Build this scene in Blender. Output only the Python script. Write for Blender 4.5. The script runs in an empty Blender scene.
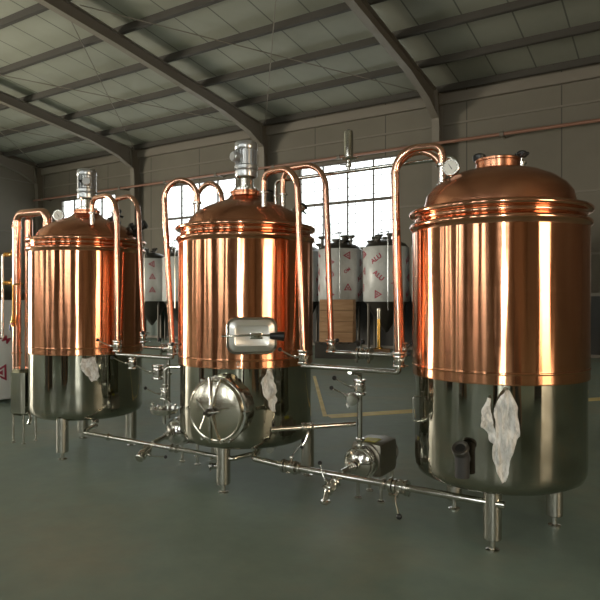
import bpy, bmesh, math, random
from mathutils import Vector, Matrix, noise
random.seed(7)
S = bpy.context.scene
COL = S.collection
PI = math.pi
EYE = 1.6
FPX = 600.0                       # focal length in pixels of the 600 px frame
AX, AY = 0.849, 0.528             # the hall's long wall runs along +X; this is how the camera is turned against it

# ------------------------------------------------------------------ camera, world, lights, exposure
cam = bpy.data.cameras.new('camera'); cam.sensor_width = 36; cam.lens = 36 * FPX / 600.0
cam.clip_end = 200
co = bpy.data.objects.new('camera', cam); COL.objects.link(co)
co.location = (0, 0, EYE); co.rotation_euler = (PI / 2, 0, math.atan2(AY, AX))
S.camera = co

w = bpy.data.worlds.new('overcast_sky'); S.world = w; w.use_nodes = True
bgn = w.node_tree.nodes['Background']
bgn.inputs[0].default_value = (0.93, 0.96, 1.0, 1); bgn.inputs[1].default_value = 3.2

S.view_settings.view_transform = 'Standard'; S.view_settings.look = 'None'
S.view_settings.gamma = 1; S.view_settings.use_curve_mapping = False
S.view_settings.exposure = 0.45

def area(name, loc, rot, sx, sy, power, colr=(1, 1, 1)):
    l = bpy.data.lights.new(name, 'AREA'); l.shape = 'RECTANGLE'; l.size = sx; l.size_y = sy
    l.energy = power; l.color = colr
    o = bpy.data.objects.new(name, l); COL.objects.link(o); o.location = loc; o.rotation_euler = rot
    return o
# daylight entering through the paired windows of the front wall (y = -9), the gates and the glazing of the far wall
FRONT_Y, BACK_Y, LEFT_X, RIGHT_X = -9.0, 20.6, -29.6, 15.0
DAY = (1.0, 0.97, 0.92)
FRONT_WIN = [c + d for c in (-25.8, -18.2, -10.7, -3.2) for d in (-1.35, 1.35)]
for cx in FRONT_WIN:
    area('daylight_front_window', (cx, FRONT_Y - 0.05, 4.6), (PI / 2, 0, 0), 1.25, 4.2, 55, DAY)
area('added_streak_light', (3.7, FRONT_Y - 0.05, 3.1), (PI / 2, 0, 0), 0.34, 5.6, 520, DAY)  # narrow light added to draw the bright centre streak on the copper
area('daylight_right_gate', (RIGHT_X + 0.05, -1.3, 2.5), (PI / 2, 0, PI / 2), 5.4, 4.6, 520, (1.0, 0.70, 0.34))
area('daylight_left_gate', (LEFT_X - 0.05, 2.0, 2.6), (PI / 2, 0, -PI / 2), 5.0, 5.0, 3300, (1.0, 0.91, 0.74))

# ------------------------------------------------------------------ helpers
def at(px, py, Y):
    """point of the vertical plane y = Y (parallel to the long wall) seen at px, py of the photograph"""
    u = (px - 300) / FPX
    hx, hy = AX * u - AY, AY * u + AX
    t = Y / hy
    return Vector((hx * t, Y, EYE + (300 - py) / FPX * t))

class MB:
    def __init__(self): self.v = []; self.f = []
    def add(self, vs, fs, M=None):
        b = len(self.v)
        for p in vs:
            p = Vector(p)
            self.v.append(M @ p if M else p)
        self.f += [tuple(i + b for i in f) for f in fs]
        return self
    def lathe(self, prof, n=32, M=None, a0=0.0, a1=2 * PI):
        full = abs(a1 - a0 - 2 * PI) < 1e-6
        m = n if full else n + 1
        vs = []; fs = []
        for (r, z) in prof:
            for k in range(m):
                a = a0 + (a1 - a0) * k / n
                vs.append((r * math.cos(a), r * math.sin(a), z))
        L = len(prof)
        for i in range(L - 1):
            for k in range(n):
                k2 = (k + 1) % m
                fs.append((i * m + k, i * m + k2, (i + 1) * m + k2, (i + 1) * m + k))
        if full:
            if prof[0][0] > 1e-5: fs.append(tuple(range(m - 1, -1, -1)))
            if prof[-1][0] > 1e-5: fs.append(tuple((L - 1) * m + k for k in range(m)))
        return self.add(vs, fs, M)
    def box(self, c, s, M=None, bev=0.0):
        x, y, z = s[0] / 2, s[1] / 2, s[2] / 2
        if bev <= 0:
            vs = [(c[0] + i * x, c[1] + j * y, c[2] + k * z) for i in (-1, 1) for j in (-1, 1) for k in (-1, 1)]
            return self.add(vs, [(0, 1, 3, 2), (4, 6, 7, 5), (0, 4, 5, 1), (2, 3, 7, 6), (0, 2, 6, 4), (1, 5, 7, 3)], M)
        bm = bmesh.new(); bmesh.ops.create_cube(bm, size=1)
        for v in bm.verts: v.co = Vector((v.co.x * s[0], v.co.y * s[1], v.co.z * s[2])) + Vector(c)
        bmesh.ops.bevel(bm, geom=bm.edges[:], offset=bev, segments=2, affect='EDGES', profile=0.6)
        bm.verts.index_update()
        self.add([v.co.copy() for v in bm.verts], [tuple(v.index for v in f.verts) for f in bm.faces], M)
        bm.free(); return self
    def cyl(self, p0, p1, r, n=16, r1=None, bev=0.0):
        p0, p1 = Vector(p0), Vector(p1); d = p1 - p0; L = d.length
        q = d.normalized().to_track_quat('Z', 'Y').to_matrix().to_4x4()
        M = Matrix.Translation(p0) @ q
        r1 = r if r1 is None else r1
        if bev: prof = [(r - bev, 0), (r, bev), (r1, L - bev), (r1 - bev, L)]
        else: prof = [(r, 0), (r1, L)]
        return self.lathe(prof, n, M)
    def ball(self, c, r, n=12, sz=1.0):
        prof = [(max(r * math.sin(PI * i / (n // 2 + 2)), 1e-6), -r * sz * math.cos(PI * i / (n // 2 + 2))) for i in range(n // 2 + 3)]
        return self.lathe(prof, n, Matrix.Translation(Vector(c)))
    def tube(self, path, r, n=14, closed=False):
        P = [Vector(p) for p in path]; L = len(P)
        T = []
        for i in range(L):
            if closed: t = P[(i + 1) % L] - P[i - 1]
            else: t = P[min(i + 1, L - 1)] - P[max(i - 1, 0)]
            T.append(t.normalized())
        u = T[0].orthogonal().normalized(); vs = []; fs = []
        for i in range(L):
            if i:
                q = T[i - 1].rotation_difference(T[i]); u = q @ u
                u = (u - T[i] * u.dot(T[i])).normalized()
            b = T[i].cross(u)
            rr = r(i / (L - 1)) if callable(r) else r
            for k in range(n):
                a = 2 * PI * k / n
                vs.append(P[i] + (u * math.cos(a) + b * math.sin(a)) * rr)
        for i in range(L if closed else L - 1):
            j = (i + 1) % L
            for k in range(n):
                k2 = (k + 1) % n
                fs.append((i * n + k, i * n + k2, j * n + k2, j * n + k))
        if not closed:
            fs.append(tuple(range(n - 1, -1, -1))); fs.append(tuple((L - 1) * n + k for k in range(n)))
        return self.add(vs, fs)
    def build(self, name, mat, parent=None, sharp=38, loc=None):
        me = bpy.data.meshes.new(name); me.from_pydata([tuple(v) for v in self.v], [], self.f); me.update()
        bm = bmesh.new(); bm.from_mesh(me); bmesh.ops.recalc_face_normals(bm, faces=bm.faces[:]); bm.to_mesh(me); bm.free()
        me.polygons.foreach_set('use_smooth', [True] * len(me.polygons))
        me.set_sharp_from_angle(angle=math.radians(sharp))
        me.materials.append(mat)
        o = bpy.data.objects.new(name, me); COL.objects.link(o)
        if parent: o.parent = parent
        if loc is not None: o.location = loc
        return o

def fillet(pts, r, seg=10):
    """polyline with its corners rounded; r may be a list of one radius per corner"""
    P = [Vector(p) for p in pts]; out = [P[0]]
    for i in range(1, len(P) - 1):
        rr = r[i - 1] if isinstance(r, (list, tuple)) else r
        a = (P[i - 1] - P[i]); b = (P[i + 1] - P[i])
        la, lb = a.length, b.length; a.normalize(); b.normalize()
        ang = a.angle(b)
        d = rr / math.tan(ang / 2)
        lim = min(la, lb) * 0.4999
        ra = rr
        if i > 1 or len(P) > 3: pass
        if d > min(la, lb) - 1e-4:
            d = min(la, lb) * 0.499; ra = d * math.tan(ang / 2)
        c = P[i] + (a + b).normalized() * (ra / math.sin(ang / 2))
        s, e = P[i] + a * d, P[i] + b * d
        v0, v1 = s - c, e - c; tot = v0.angle(v1); ax = v0.cross(v1).normalized()
        for k in range(seg + 1):
            out.append(c + Matrix.Rotation(tot * k / seg, 3, ax) @ v0)
    out.append(P[-1])
    res = [out[0]]
    for p in out[1:]:
        if (p - res[-1]).length > 1e-4: res.append(p)
    return res

def empty(name, loc, rz=0.0):
    o = bpy.data.objects.new(name, None); COL.objects.link(o); o.location = loc; o.rotation_euler = (0, 0, rz)
    o.empty_display_size = 0.1
    return o
def tag(o, label=None, cat=None, group=None, kind=None):
    if label: o['label'] = label
    if cat: o['category'] = cat
    if group: o['group'] = group
    if kind: o['kind'] = kind
    return o
def copy_tree(o, parent=None):
    c = o.copy(); COL.objects.link(c)
    if parent: c.parent = parent
    for ch in list(o.children): copy_tree(ch, c)
    return c

# ------------------------------------------------------------------ materials
def mat(name, col, rough=0.5, metal=0.0, **k):
    m = bpy.data.materials.new(name); m.use_nodes = True
    nt = m.node_tree; b = nt.nodes['Principled BSDF']
    b.inputs['Base Color'].default_value = (*col, 1); b.inputs['Roughness'].default_value = rough
    b.inputs['Metallic'].default_value = metal
    if 'spec' in k: b.inputs['Specular IOR Level'].default_value = k['spec']
    if 'coat' in k: b.inputs['Coat Weight'].default_value = k['coat']
    return m
def N(m, t): return m.node_tree.nodes.new(t)
def Lk(m, a, b): m.node_tree.links.new(a, b)
def B(m): return m.node_tree.nodes['Principled BSDF']
def coords(m, scale=(1, 1, 1), kind='Object'):
    tc = N(m, 'ShaderNodeTexCoord'); mp = N(m, 'ShaderNodeMapping'); mp.inputs['Scale'].default_value = scale
    Lk(m, tc.outputs[kind], mp.inputs['Vector']); return mp.outputs['Vector']
def noise_tex(m, vec, scale, detail=3, rough=0.5):
    n = N(m, 'ShaderNodeTexNoise'); n.inputs['Scale'].default_value = scale; n.inputs['Detail'].default_value = detail
    n.inputs['Roughness'].default_value = rough; Lk(m, vec, n.inputs['Vector']); return n.outputs['Fac']
def ramp(m, fac, stops):
    r = N(m, 'ShaderNodeValToRGB'); e = r.color_ramp.elements
    while len(e) < len(stops): e.new(0.5)
    for i, (p, c) in enumerate(stops):
        e[i].position = p; e[i].color = (*c, 1) if len(c) == 3 else c
    Lk(m, fac, r.inputs['Fac']); return r.outputs['Color']
def bump(m, fac, strength, dist=0.01):
    b = N(m, 'ShaderNodeBump'); b.inputs['Strength'].default_value = strength; b.inputs['Distance'].default_value = dist
    Lk(m, fac, b.inputs['Height']); Lk(m, b.outputs['Normal'], B(m).inputs['Normal'])
def maprange(m, fac, a, b, c, d):
    r = N(m, 'ShaderNodeMapRange')
    for i, v in zip((1, 2, 3, 4), (a, b, c, d)): r.inputs[i].default_value = v
    Lk(m, fac, r.inputs[0]); return r.outputs[0]

def metal_sheet(name, c1, c2, rough, aniso, vscale, bstr, bdist):
    """rolled sheet metal: brushed round the vessel, tint and waviness vary in vertical bands"""
    m = mat(name, c1, rough, 1.0)
    v = coords(m, vscale)
    f = noise_tex(m, v, 1.0, 4, 0.6)
    Lk(m, ramp(m, f, [(0.3, c1), (0.7, c2)]), B(m).inputs['Base Color'])
    v2 = coords(m, (7, 7, 0.5)); f2 = noise_tex(m, v2, 1.0, 2, 0.5)
    bump(m, f2, bstr, bdist)
    v3 = coords(m, (3, 3, 30)); f3 = noise_tex(m, v3, 1.0, 2, 0.5)
    Lk(m, maprange(m, f3, 0.3, 0.7, rough * 0.9, rough * 1.1), B(m).inputs['Roughness'])
    if aniso:
        B(m).inputs['Anisotropic'].default_value = aniso; B(m).inputs['Anisotropic Rotation'].default_value = 0.25
        t = N(m, 'ShaderNodeTangent'); t.direction_type = 'RADIAL'; t.axis = 'Z'
        Lk(m, t.outputs['Tangent'], B(m).inputs['Tangent'])
    return m
M = {}
M['copper'] = metal_sheet('polished_copper_sheet', (0.78, 0.325, 0.17), (0.86, 0.41, 0.235), 0.16, 0.95, (9, 9, 0.6), 0.28, 0.02)
M['dome'] = metal_sheet('copper_dome', (0.66, 0.28, 0.16), (0.74, 0.34, 0.20), 0.24, 0.0, (3, 3, 2), 0.05, 0.01)
M['rim'] = mat('copper_rim', (0.85, 0.42, 0.26), 0.13, 1.0)
M['pipe_cu'] = mat('copper_pipe', (0.90, 0.50, 0.36), 0.16, 1.0)
M['shell'] = metal_sheet('mirror_steel_sheet', (0.36, 0.35, 0.295), (0.46, 0.44, 0.37), 0.06, 0.3, (3, 3, 3), 0.35, 0.02)
M['steel'] = mat('stainless_steel', (0.70, 0.68, 0.63), 0.14, 1.0)
M['bright'] = mat('bright_pressed_steel', (0.88, 0.87, 0.84), 0.3, 0.9)
M['whitewrap'] = mat('bright_white_wrap', (0.78, 0.77, 0.74), 0.45)
M['leg'] = mat('satin_steel', (0.55, 0.53, 0.47), 0.26, 1.0)
M['door'] = metal_sheet('steel_manhole_lid', (0.62, 0.58, 0.48), (0.68, 0.64, 0.54), 0.2, 0.0, (4, 4, 4), 0.1, 0.01)
M['motor'] = mat('silver_painted_motor', (0.50, 0.51, 0.52), 0.28, 0.8)
M['black'] = mat('black_plastic', (0.012, 0.012, 0.012), 0.35)
M['rubber'] = mat('dark_rubber', (0.03, 0.028, 0.026), 0.6)
M['white'] = mat('white_dial', (0.80, 0.80, 0.76), 0.4)
M['brass'] = mat('brass', (0.85, 0.50, 0.12), 0.25, 1.0)
M['yellow'] = mat('yellow_label', (0.65, 0.60, 0.05), 0.5)
M['red'] = mat('red_print', (0.33, 0.02, 0.05), 0.5)
M['blue'] = mat('blue_lever', (0.03, 0.08, 0.35), 0.4)
M['redlever'] = mat('red_lever', (0.5, 0.03, 0.02), 0.4)
M['frame'] = mat('grey_painted_frame', (0.10, 0.085, 0.07), 0.5, 0.2)
M['beam'] = mat('red_oxide_grey_steel', (0.17, 0.15, 0.12), 0.6)
M['redpipe'] = mat('red_oxide_pipe', (0.24, 0.12, 0.08), 0.5)
M['purlin'] = mat('dull_purlin_steel', (0.045, 0.040, 0.032), 0.75)
M['pumpbody'] = mat('brushed_pump_cover', (0.32, 0.29, 0.24), 0.38, 0.9)
M['dark_metal'] = mat('dark_greased_metal', (0.07, 0.065, 0.055), 0.4, 0.6)
M['outside_white'] = mat('plain', (0.8, 0.8, 0.8), 0.8)

m = mat('torn_protective_film', (0.72, 0.68, 0.62), 0.35); M['film'] = m
B(m).inputs['Alpha'].default_value = 0.9; B(m).inputs['Subsurface Weight'].default_value = 0.0
f = noise_tex(m, coords(m, (40, 40, 12)), 1.0, 4, 0.7); bump(m, f, 0.8, 0.02)
Lk(m, ramp(m, f, [(0.3, (0.52, 0.48, 0.43)), (0.55, (0.92, 0.89, 0.85))]), B(m).inputs['Base Color'])

m = mat('white_protective_wrap', (0.50, 0.51, 0.50), 0.38); M['wrap'] = m
f = noise_tex(m, coords(m, (3, 3, 2)), 1.0, 4, 0.6); bump(m, f, 0.5, 0.03)
Lk(m, ramp(m, f, [(0.3, (0.40, 0.41, 0.40)), (0.7, (0.58, 0.59, 0.58))]), B(m).inputs['Base Color'])

m = mat('brown_cardboard', (0.40, 0.24, 0.13), 0.8); M['carton'] = m
f = noise_tex(m, coords(m, (2, 2, 14)), 1.0, 3); Lk(m, ramp(m, f, [(0.3, (0.34, 0.19, 0.10)), (0.7, (0.48, 0.30, 0.17))]), B(m).inputs['Base Color'])
m = mat('pallet_wood', (0.25, 0.15, 0.08), 0.8); M['wood'] = m

m = mat('green_grey_epoxy_floor', (0.10, 0.12, 0.10), 0.35); M['floor'] = m
v = coords(m, (1, 1, 1)); f = noise_tex(m, v, 0.7, 6, 0.62); f2 = noise_tex(m, v, 5.0, 4, 0.6)
mx = N(m, 'ShaderNodeMix'); mx.data_type = 'RGBA'; mx.blend_type = 'MULTIPLY'; mx.inputs['Factor'].default_value = 0.6
Lk(m, ramp(m, f, [(0.3, (0.165, 0.215, 0.175)), (0.5, (0.215, 0.275, 0.225)), (0.72, (0.30, 0.30, 0.225))]), mx.inputs['A'])
Lk(m, ramp(m, f2, [(0.3, (0.80, 0.80, 0.80)), (0.7, (1.0, 1.0, 1.0))]), mx.inputs['B'])
Lk(m, mx.outputs['Result'], B(m).inputs['Base Color'])
Lk(m, maprange(m, f, 0.3, 0.7, 0.42, 0.6), B(m).inputs['Roughness'])
m = mat('yellow_floor_paint', (0.55, 0.42, 0.10), 0.5); M['line'] = m
f = noise_tex(m, coords(m), 3.0, 4); Lk(m, ramp(m, f, [(0.3, (0.60, 0.47, 0.17)), (0.7, (0.85, 0.70, 0.32))]), B(m).inputs['Base Color'])

def panel_mat(name, c1, c2, axis_scale, seam):
    m = mat(name, c1, 0.75)
    tc = N(m, 'ShaderNodeTexCoord'); sp = N(m, 'ShaderNodeSeparateXYZ'); Lk(m, tc.outputs['Object'], sp.inputs[0])
    mod = N(m, 'ShaderNodeMath'); mod.operation = 'FRACT'
    mul = N(m, 'ShaderNodeMath'); mul.operation = 'MULTIPLY'; mul.inputs[1].default_value = axis_scale
    Lk(m, sp.outputs[0], mul.inputs[0]); Lk(m, mul.outputs[0], mod.inputs[0])
    gt = N(m, 'ShaderNodeMath'); gt.operation = 'GREATER_THAN'; gt.inputs[1].default_value = seam; Lk(m, mod.outputs[0], gt.inputs[0])
    f = noise_tex(m, tc.outputs['Object'], 0.35, 5, 0.6)
    base = ramp(m, f, [(0.3, c1), (0.7, c2)])
    mx = N(m, 'ShaderNodeMix'); mx.data_type = 'RGBA'; mx.blend_type = 'MIX'
    Lk(m, gt.outputs[0], mx.inputs['Factor']); Lk(m, base, mx.inputs['B'])
    mx.inputs['A'].default_value = (c1[0] * 0.45, c1[1] * 0.45, c1[2] * 0.45, 1)
    Lk(m, mx.outputs['Result'], B(m).inputs['Base Color'])
    return m
M['ceil'] = panel_mat('grey_green_roof_panels', (0.21, 0.215, 0.175), (0.27, 0.275, 0.225), 0.8, 0.035)
M['wall'] = panel_mat('beige_grey_wall_sheeting', (0.125, 0.112, 0.087), (0.155, 0.140, 0.110), 0.33, 0.012)
m = bpy.data.materials.new('window_glass'); m.use_nodes = True; M['glass'] = m
nt = m.node_tree; nt.nodes.clear()
out = N(m, 'ShaderNodeOutputMaterial'); mix = N(m, 'ShaderNodeMixShader'); tr = N(m, 'ShaderNodeBsdfTransparent'); gl = N(m, 'ShaderNodeBsdfGlossy')
gl.inputs['Roughness'].default_value = 0.02; mix.inputs[0].default_value = 0.06; tr.inputs[0].default_value = (0.93, 0.95, 0.93, 1)
Lk(m, tr.outputs[0], mix.inputs[1]); Lk(m, gl.outputs[0], mix.inputs[2]); Lk(m, mix.outputs[0], out.inputs['Surface'])

# ------------------------------------------------------------------ hall shell
def struct(o): o['kind'] = 'structure'; return o
EAVE = 9.0; RIDGE_Y = 5.8; RIDGE_Z = EAVE + 0.12 * (BACK_Y - RIDGE_Y)
b = MB(); b.box(((LEFT_X + RIGHT_X) / 2, (FRONT_Y + BACK_Y) / 2, -0.1), (RIGHT_X - LEFT_X + 1, BACK_Y - FRONT_Y + 1, 0.2))
struct(b.build('floor', M['floor']))

def wall_with_openings(name, axis, pos, a0, a1, top, openings, thick=0.2):
    """axis 'x': wall runs along x at y = pos; openings = (a_lo, a_hi, z_lo, z_hi)"""
    b = MB(); xs = sorted({a0, a1, *[o[0] for o in openings], *[o[1] for o in openings]})
    def put(lo, hi, z0, z1):
        if hi - lo < 1e-4 or z1 - z0 < 1e-4: return
        if axis == 'x': b.box(((lo + hi) / 2, pos, (z0 + z1) / 2), (hi - lo, thick, z1 - z0))
        else: b.box((pos, (lo + hi) / 2, (z0 + z1) / 2), (thick, hi - lo, z1 - z0))
    for lo, hi in zip(xs[:-1], xs[1:]):
        mid = (lo + hi) / 2
        ops = [o for o in openings if o[0] < mid < o[1]]
        if not ops: put(lo, hi, 0, top)
        else:
            o = ops[0]; put(lo, hi, 0, o[2]); put(lo, hi, o[3], top)
    return struct(b.build(name, M['wall'], sharp=20))
WZ0, WZ1 = 3.55, 6.95
back_w = [(-27.95, -23.65, WZ0, WZ1), (-20.35, -16.05, WZ0, WZ1), (-12.85, -8.5, WZ0, WZ1)]
front_w = [(c - 0.65, c + 0.65, 2.45, 6.75) for c in FRONT_WIN] + [(3.45, 3.95, 0.25, 5.95)]  # the last, narrow opening is made up to hold the added streak light
wall_with_openings('wall_back', 'x', BACK_Y + 0.1, LEFT_X, RIGHT_X, EAVE + 0.1, back_w)
wall_with_openings('wall_front', 'x', FRONT_Y - 0.1, LEFT_X, RIGHT_X, EAVE + 0.1, front_w)
wl = wall_with_openings('wall_left', 'y', LEFT_X - 0.1, FRONT_Y, BACK_Y, EAVE, [(-0.6, 4.6, 0, 5.2)])
wr = wall_with_openings('wall_right', 'y', RIGHT_X + 0.1, FRONT_Y, BACK_Y, EAVE, [(-4.05, 1.45, 0.1, 4.85)])
for nm, x in (('wall_left_gable', LEFT_X - 0.1), ('wall_right_gable', RIGHT_X + 0.1)):
    b = MB(); vs = []
    for dx in (-0.1, 0.1):
        vs += [(x + dx, FRONT_Y - 0.2, EAVE), (x + dx, BACK_Y + 0.2, EAVE), (x + dx, RIDGE_Y, RIDGE_Z)]
    b.add(vs, [(0, 1, 2), (3, 5, 4), (0, 3, 4, 1), (1, 4, 5, 2), (2, 5, 3, 0)])
    struct(b.build(nm, M['wall'], sharp=20))
b = MB()
for y0, z0, y1, z1 in ((BACK_Y + 0.3, EAVE, RIDGE_Y, RIDGE_Z), (FRONT_Y - 0.3, EAVE, RIDGE_Y, RIDGE_Z)):
    vs = [(x, y, z + dz) for dz in (0, 0.15) for x in (LEFT_X - 0.3, RIGHT_X + 0.3) for (y, z) in ((y0, z0), (y1, z1))]
    b.add(vs, [(0, 1, 3, 2), (4, 6, 7, 5), (0, 4, 5, 1), (1, 5, 7, 3), (3, 7, 6, 2), (2, 6, 4, 0)])
struct(b.build('ceiling', M['ceil'], sharp=10))

def window(name, x0, x1, z0, z1, y, cols, rows, grille=True, heavy=None):
    fr = MB(); t = 0.07
    W = x1 - x0; H = z1 - z0
    for z in (z0 + t / 2, z1 - t / 2): fr.box(((x0 + x1) / 2, y, z), (W, 0.1, t))
    for x in (x0 + t / 2, x1 - t / 2): fr.box((x, y, (z0 + z1) / 2), (t, 0.1, H))
    for i in range(1, cols): fr.box((x0 + W * i / cols, y, (z0 + z1) / 2), (0.05, 0.08, H))
    for (zf, th) in (heavy or []): fr.box(((x0 + x1) / 2, y, z0 + H * zf), (W, 0.09, th))
    o = struct(fr.build(name, M['frame'], sharp=20))
    g = MB(); g.box(((x0 + x1) / 2, y + 0.03, (z0 + z1) / 2), (W - 0.1, 0.008, H - 0.1)); g.build('pane', M['glass'], o)
    if grille:
        gr = MB(); n = 10
        for i in range(1, n): gr.box(((x0 + x1) / 2, y - 0.06, z0 + H * i / n), (W, 0.014, 0.022))
        for i in range(1, 12): gr.box((x0 + W * i / 12, y - 0.06, (z0 + z1) / 2), (0.018, 0.014, H))
        gr.build('security_grille', M['frame'], o)
    return o
for i, (x0, x1, z0, z1) in enumerate(back_w): window(f'window_{i + 1}', x0, x1, z0, z1, BACK_Y + 0.06, 4, 1, True, [(0.54, 0.11)])
for i, (x0, x1, z0, z1) in enumerate(front_w): window(f'window_{i + 4}', x0, x1, z0, z1, FRONT_Y + 0.06, 1, 1, False, [(0.42, 0.08)])

# portal frames: column with a haunch and a tapering rafter on the back side, the same on the front side
def ibeam(b, pts, width, depth_dir, depths, flange=0.02, web=0.02):
    """I-section along a polyline of outer points; depth measured along depth_dir[i]"""
    def slab(A, Bq, half):
        n = len(A); vs = []
        for s in (-1, 1):
            for p in A: vs.append((p[0] + s * half, p[1], p[2]))
            for p in Bq: vs.append((p[0] + s * half, p[1], p[2]))
        fs = []
        for i in range(n - 1):
            fs += [(i, i + 1, n + i + 1, n + i), (2 * n + i, 3 * n + i, 3 * n + i + 1, 2 * n + i + 1),
                   (i, 2 * n + i, 2 * n + i + 1, i + 1), (n + i, n + i + 1, 3 * n + i + 1, 3 * n + i)]
        fs += [(0, n, 3 * n, 2 * n), (n - 1, 3 * n - 1, 4 * n - 1, 2 * n - 1)]
        b.add(vs, fs)
    O = [Vector(p) for p in pts]; D = [Vector(d).normalized() for d in depth_dir]
    I = [o + d * k for o, d, k in zip(O, D, depths)]
    slab(O, [o + d * flange for o, d in zip(O, D)], width / 2)
    slab([i - d * flange for i, d in zip(I, D)], I, width / 2)
    slab([o + d * flange for o, d in zip(O, D)], [i - d * flange for i, d in zip(I, D)], web / 2)
def roof_z(y): return RIDGE_Z - 0.12 * abs(y - RIDGE_Y)
bays = [LEFT_X + 0.15, -22.0, -14.4, -7.0, 0.6, 8.0, RIGHT_X - 0.15]
where = ['in the far gable corner', 'between the two far windows', 'left of the wide bright window', 'behind the tallest copper arches', 'just past the last vessel', 'near the gate', 'at the near gable']
for x, wh in zip(bays, where):
    r = empty('portal_frame', (x, BACK_Y, 0))
    tag(r, f'grey steel portal frame {wh}, column and sloping rafter', 'roof frame', 'portal frames of the hall')
    for s, y0 in ((-1, BACK_Y), (1, FRONT_Y)):
        c = MB(); yy = y0 - BACK_Y
        ibeam(c, [(0, yy + s * 0.02, 0), (0, yy + s * 0.02, 7.6), (0, yy + s * 0.02, EAVE - 0.15)], 0.26, [(0, s, 0)] * 3, [0.34, 0.42, 0.62])
        c.build('column', M['beam'], r, sharp=20)
        rf = MB(); pts = []; dep = []
        for k, d in ((0.4, 0.95), (1.4, 0.6), (3.0, 0.42), (8.0, 0.38), (14.8, 0.5)):
            y = y0 + s * k if k < 14 else RIDGE_Y
            pts.append((0, y - BACK_Y, roof_z(y) - 0.24)); dep.append(d)
        ibeam(rf, pts, 0.24, [(0, 0, -1)] * 5, dep)
        rf.build('rafter', M['beam'], r, sharp=20)
ords = ['first', 'second', 'third', 'fourth', 'fifth', 'sixth', 'seventh', 'eighth', 'ninth', 'tenth', 'eleventh', 'twelfth', 'thirteenth', 'fourteenth', 'fifteenth', 'sixteenth', 'seventeenth', 'eighteenth', 'nineteenth', 'twentieth']
k = 0; y = BACK_Y - 0.35
while y > FRONT_Y:
    if abs(y - RIDGE_Y) > 0.3:
        b = MB(); b.box((0, 0, 0), (RIGHT_X - LEFT_X - 0.1, 0.09, 0.21)); b.box((0, 0.05, -0.1), (RIGHT_X - LEFT_X - 0.1, 0.08, 0.02))
        o = b.build('roof_purlin', M['purlin'], None, 20, ((LEFT_X + RIGHT_X) / 2, y, roof_z(y) - 0.125))
        if k < 8: tag(o, f'long grey steel roof purlin, {ords[k]} out from the windowed wall', 'purlin', 'roof purlins')
        else: tag(o, 'long grey steel purlin on the roof slope behind the camera', 'purlin', 'purlins of the near slope')
        k += 1
    y -= 1.9
# eave strut under the roof edge and horizontal wall girts
for nm, z, h, d in (('trim_1', EAVE - 0.38, 0.34, 0.16),):
    b = MB(); b.box(((LEFT_X + RIGHT_X) / 2, BACK_Y - d / 2, z), (RIGHT_X - LEFT_X, d, h)); struct(b.build(nm, M['beam'], sharp=20))
for i, z in enumerate((1.4, 3.05, 5.0, 7.75)):
    b = MB()
    segs = [(LEFT_X, RIGHT_X)] if not (WZ0 < z < WZ1) else [(LEFT_X, -27.95), (-23.65, -20.35), (-16.05, -12.85), (-8.5, RIGHT_X)]
    for a, c in segs: b.box(((a + c) / 2, BACK_Y - 0.03, z), (c - a, 0.06, 0.06))
    b.box((LEFT_X + 0.03, (FRONT_Y + BACK_Y) / 2, z + 0.2), (0.06, BACK_Y - FRONT_Y, 0.06)) if z > 5.2 else b.box((LEFT_X + 0.03, (4.7 + BACK_Y) / 2, z + 0.2), (0.06, BACK_Y - 4.7, 0.06))
    struct(b.build(f'trim_{i + 2}', M['beam'], sharp=20))
# red pipe along the wall above the windows
r = empty('wall_pipe', (-7, BACK_Y - 0.55, 7.0)); tag(r, 'long red oxide pipe running along the wall above the windows', 'pipe')
b = MB(); b.cyl((LEFT_X + 7.1, 0, 0), (RIGHT_X + 6.9, 0, 0), 0.055, 12); b.build('pipe', M['redpipe'], r)
for x in range(-22, 20, 3):
    b = MB(); b.cyl((x + 0.2, 0, 0), (x + 0.32, 0, 0), 0.085, 12); b.box((x + 0.26, 0.27, 0), (0.05, 0.54, 0.05)); b.build('bracket', M['beam'], r)
# roof bracing rods
for i, (x0, x1) in enumerate(((-29.3, -22.0), (-22.0, -14.4), (-14.4, -7.0))):
    for s in (0, 1):
        a, c = (x0, x1) if s == 0 else (x1, x0)
        b = MB(); z0 = roof_z(20) - 0.3; z1 = roof_z(11) - 0.3
        b.cyl((a + 0.3 * (1 if a < c else -1), 20.0, z0), (c - 0.3 * (1 if a < c else -1), 11.0, z1), 0.016, 8)
        o = b.build('bracing_rod', M['beam'])
        tag(o, 'thin steel bracing rod crossing ' + ('the farthest', 'the middle', 'the nearest')[i] + ' roof bay, ' + ('rising towards the near frame' if s == 0 else 'rising towards the far frame'), 'rod', 'roof bracing rods')
# painted floor line (an L), on the floor
b = MB()
def strip(p, q, wd):
    p, q = Vector((*p, 0)), Vector((*q, 0)); d = (q - p).normalized(); n = Vector((-d.y, d.x, 0)) * wd / 2
    up = Vector((0, 0, 0.004)); dn = Vector((0, 0, 0.0005))
    vs = [p - n + dn, p + n + dn, q + n + dn, q - n + dn, p - n + up, p + n + up, q + n + up, q - n + up]
    b.add(vs, [(0, 1, 2, 3), (4, 7, 6, 5), (0, 4, 5, 1), (1, 5, 6, 2), (2, 6, 7, 3), (3, 7, 4, 0)])
strip((-4.02, 7.2), (-0.2, 11.75), 0.24); strip((-4.06, 7.18), (-6.4, 10.86), 0.06)
struct(b.build('trim_6', M['line'], sharp=20))

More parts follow.
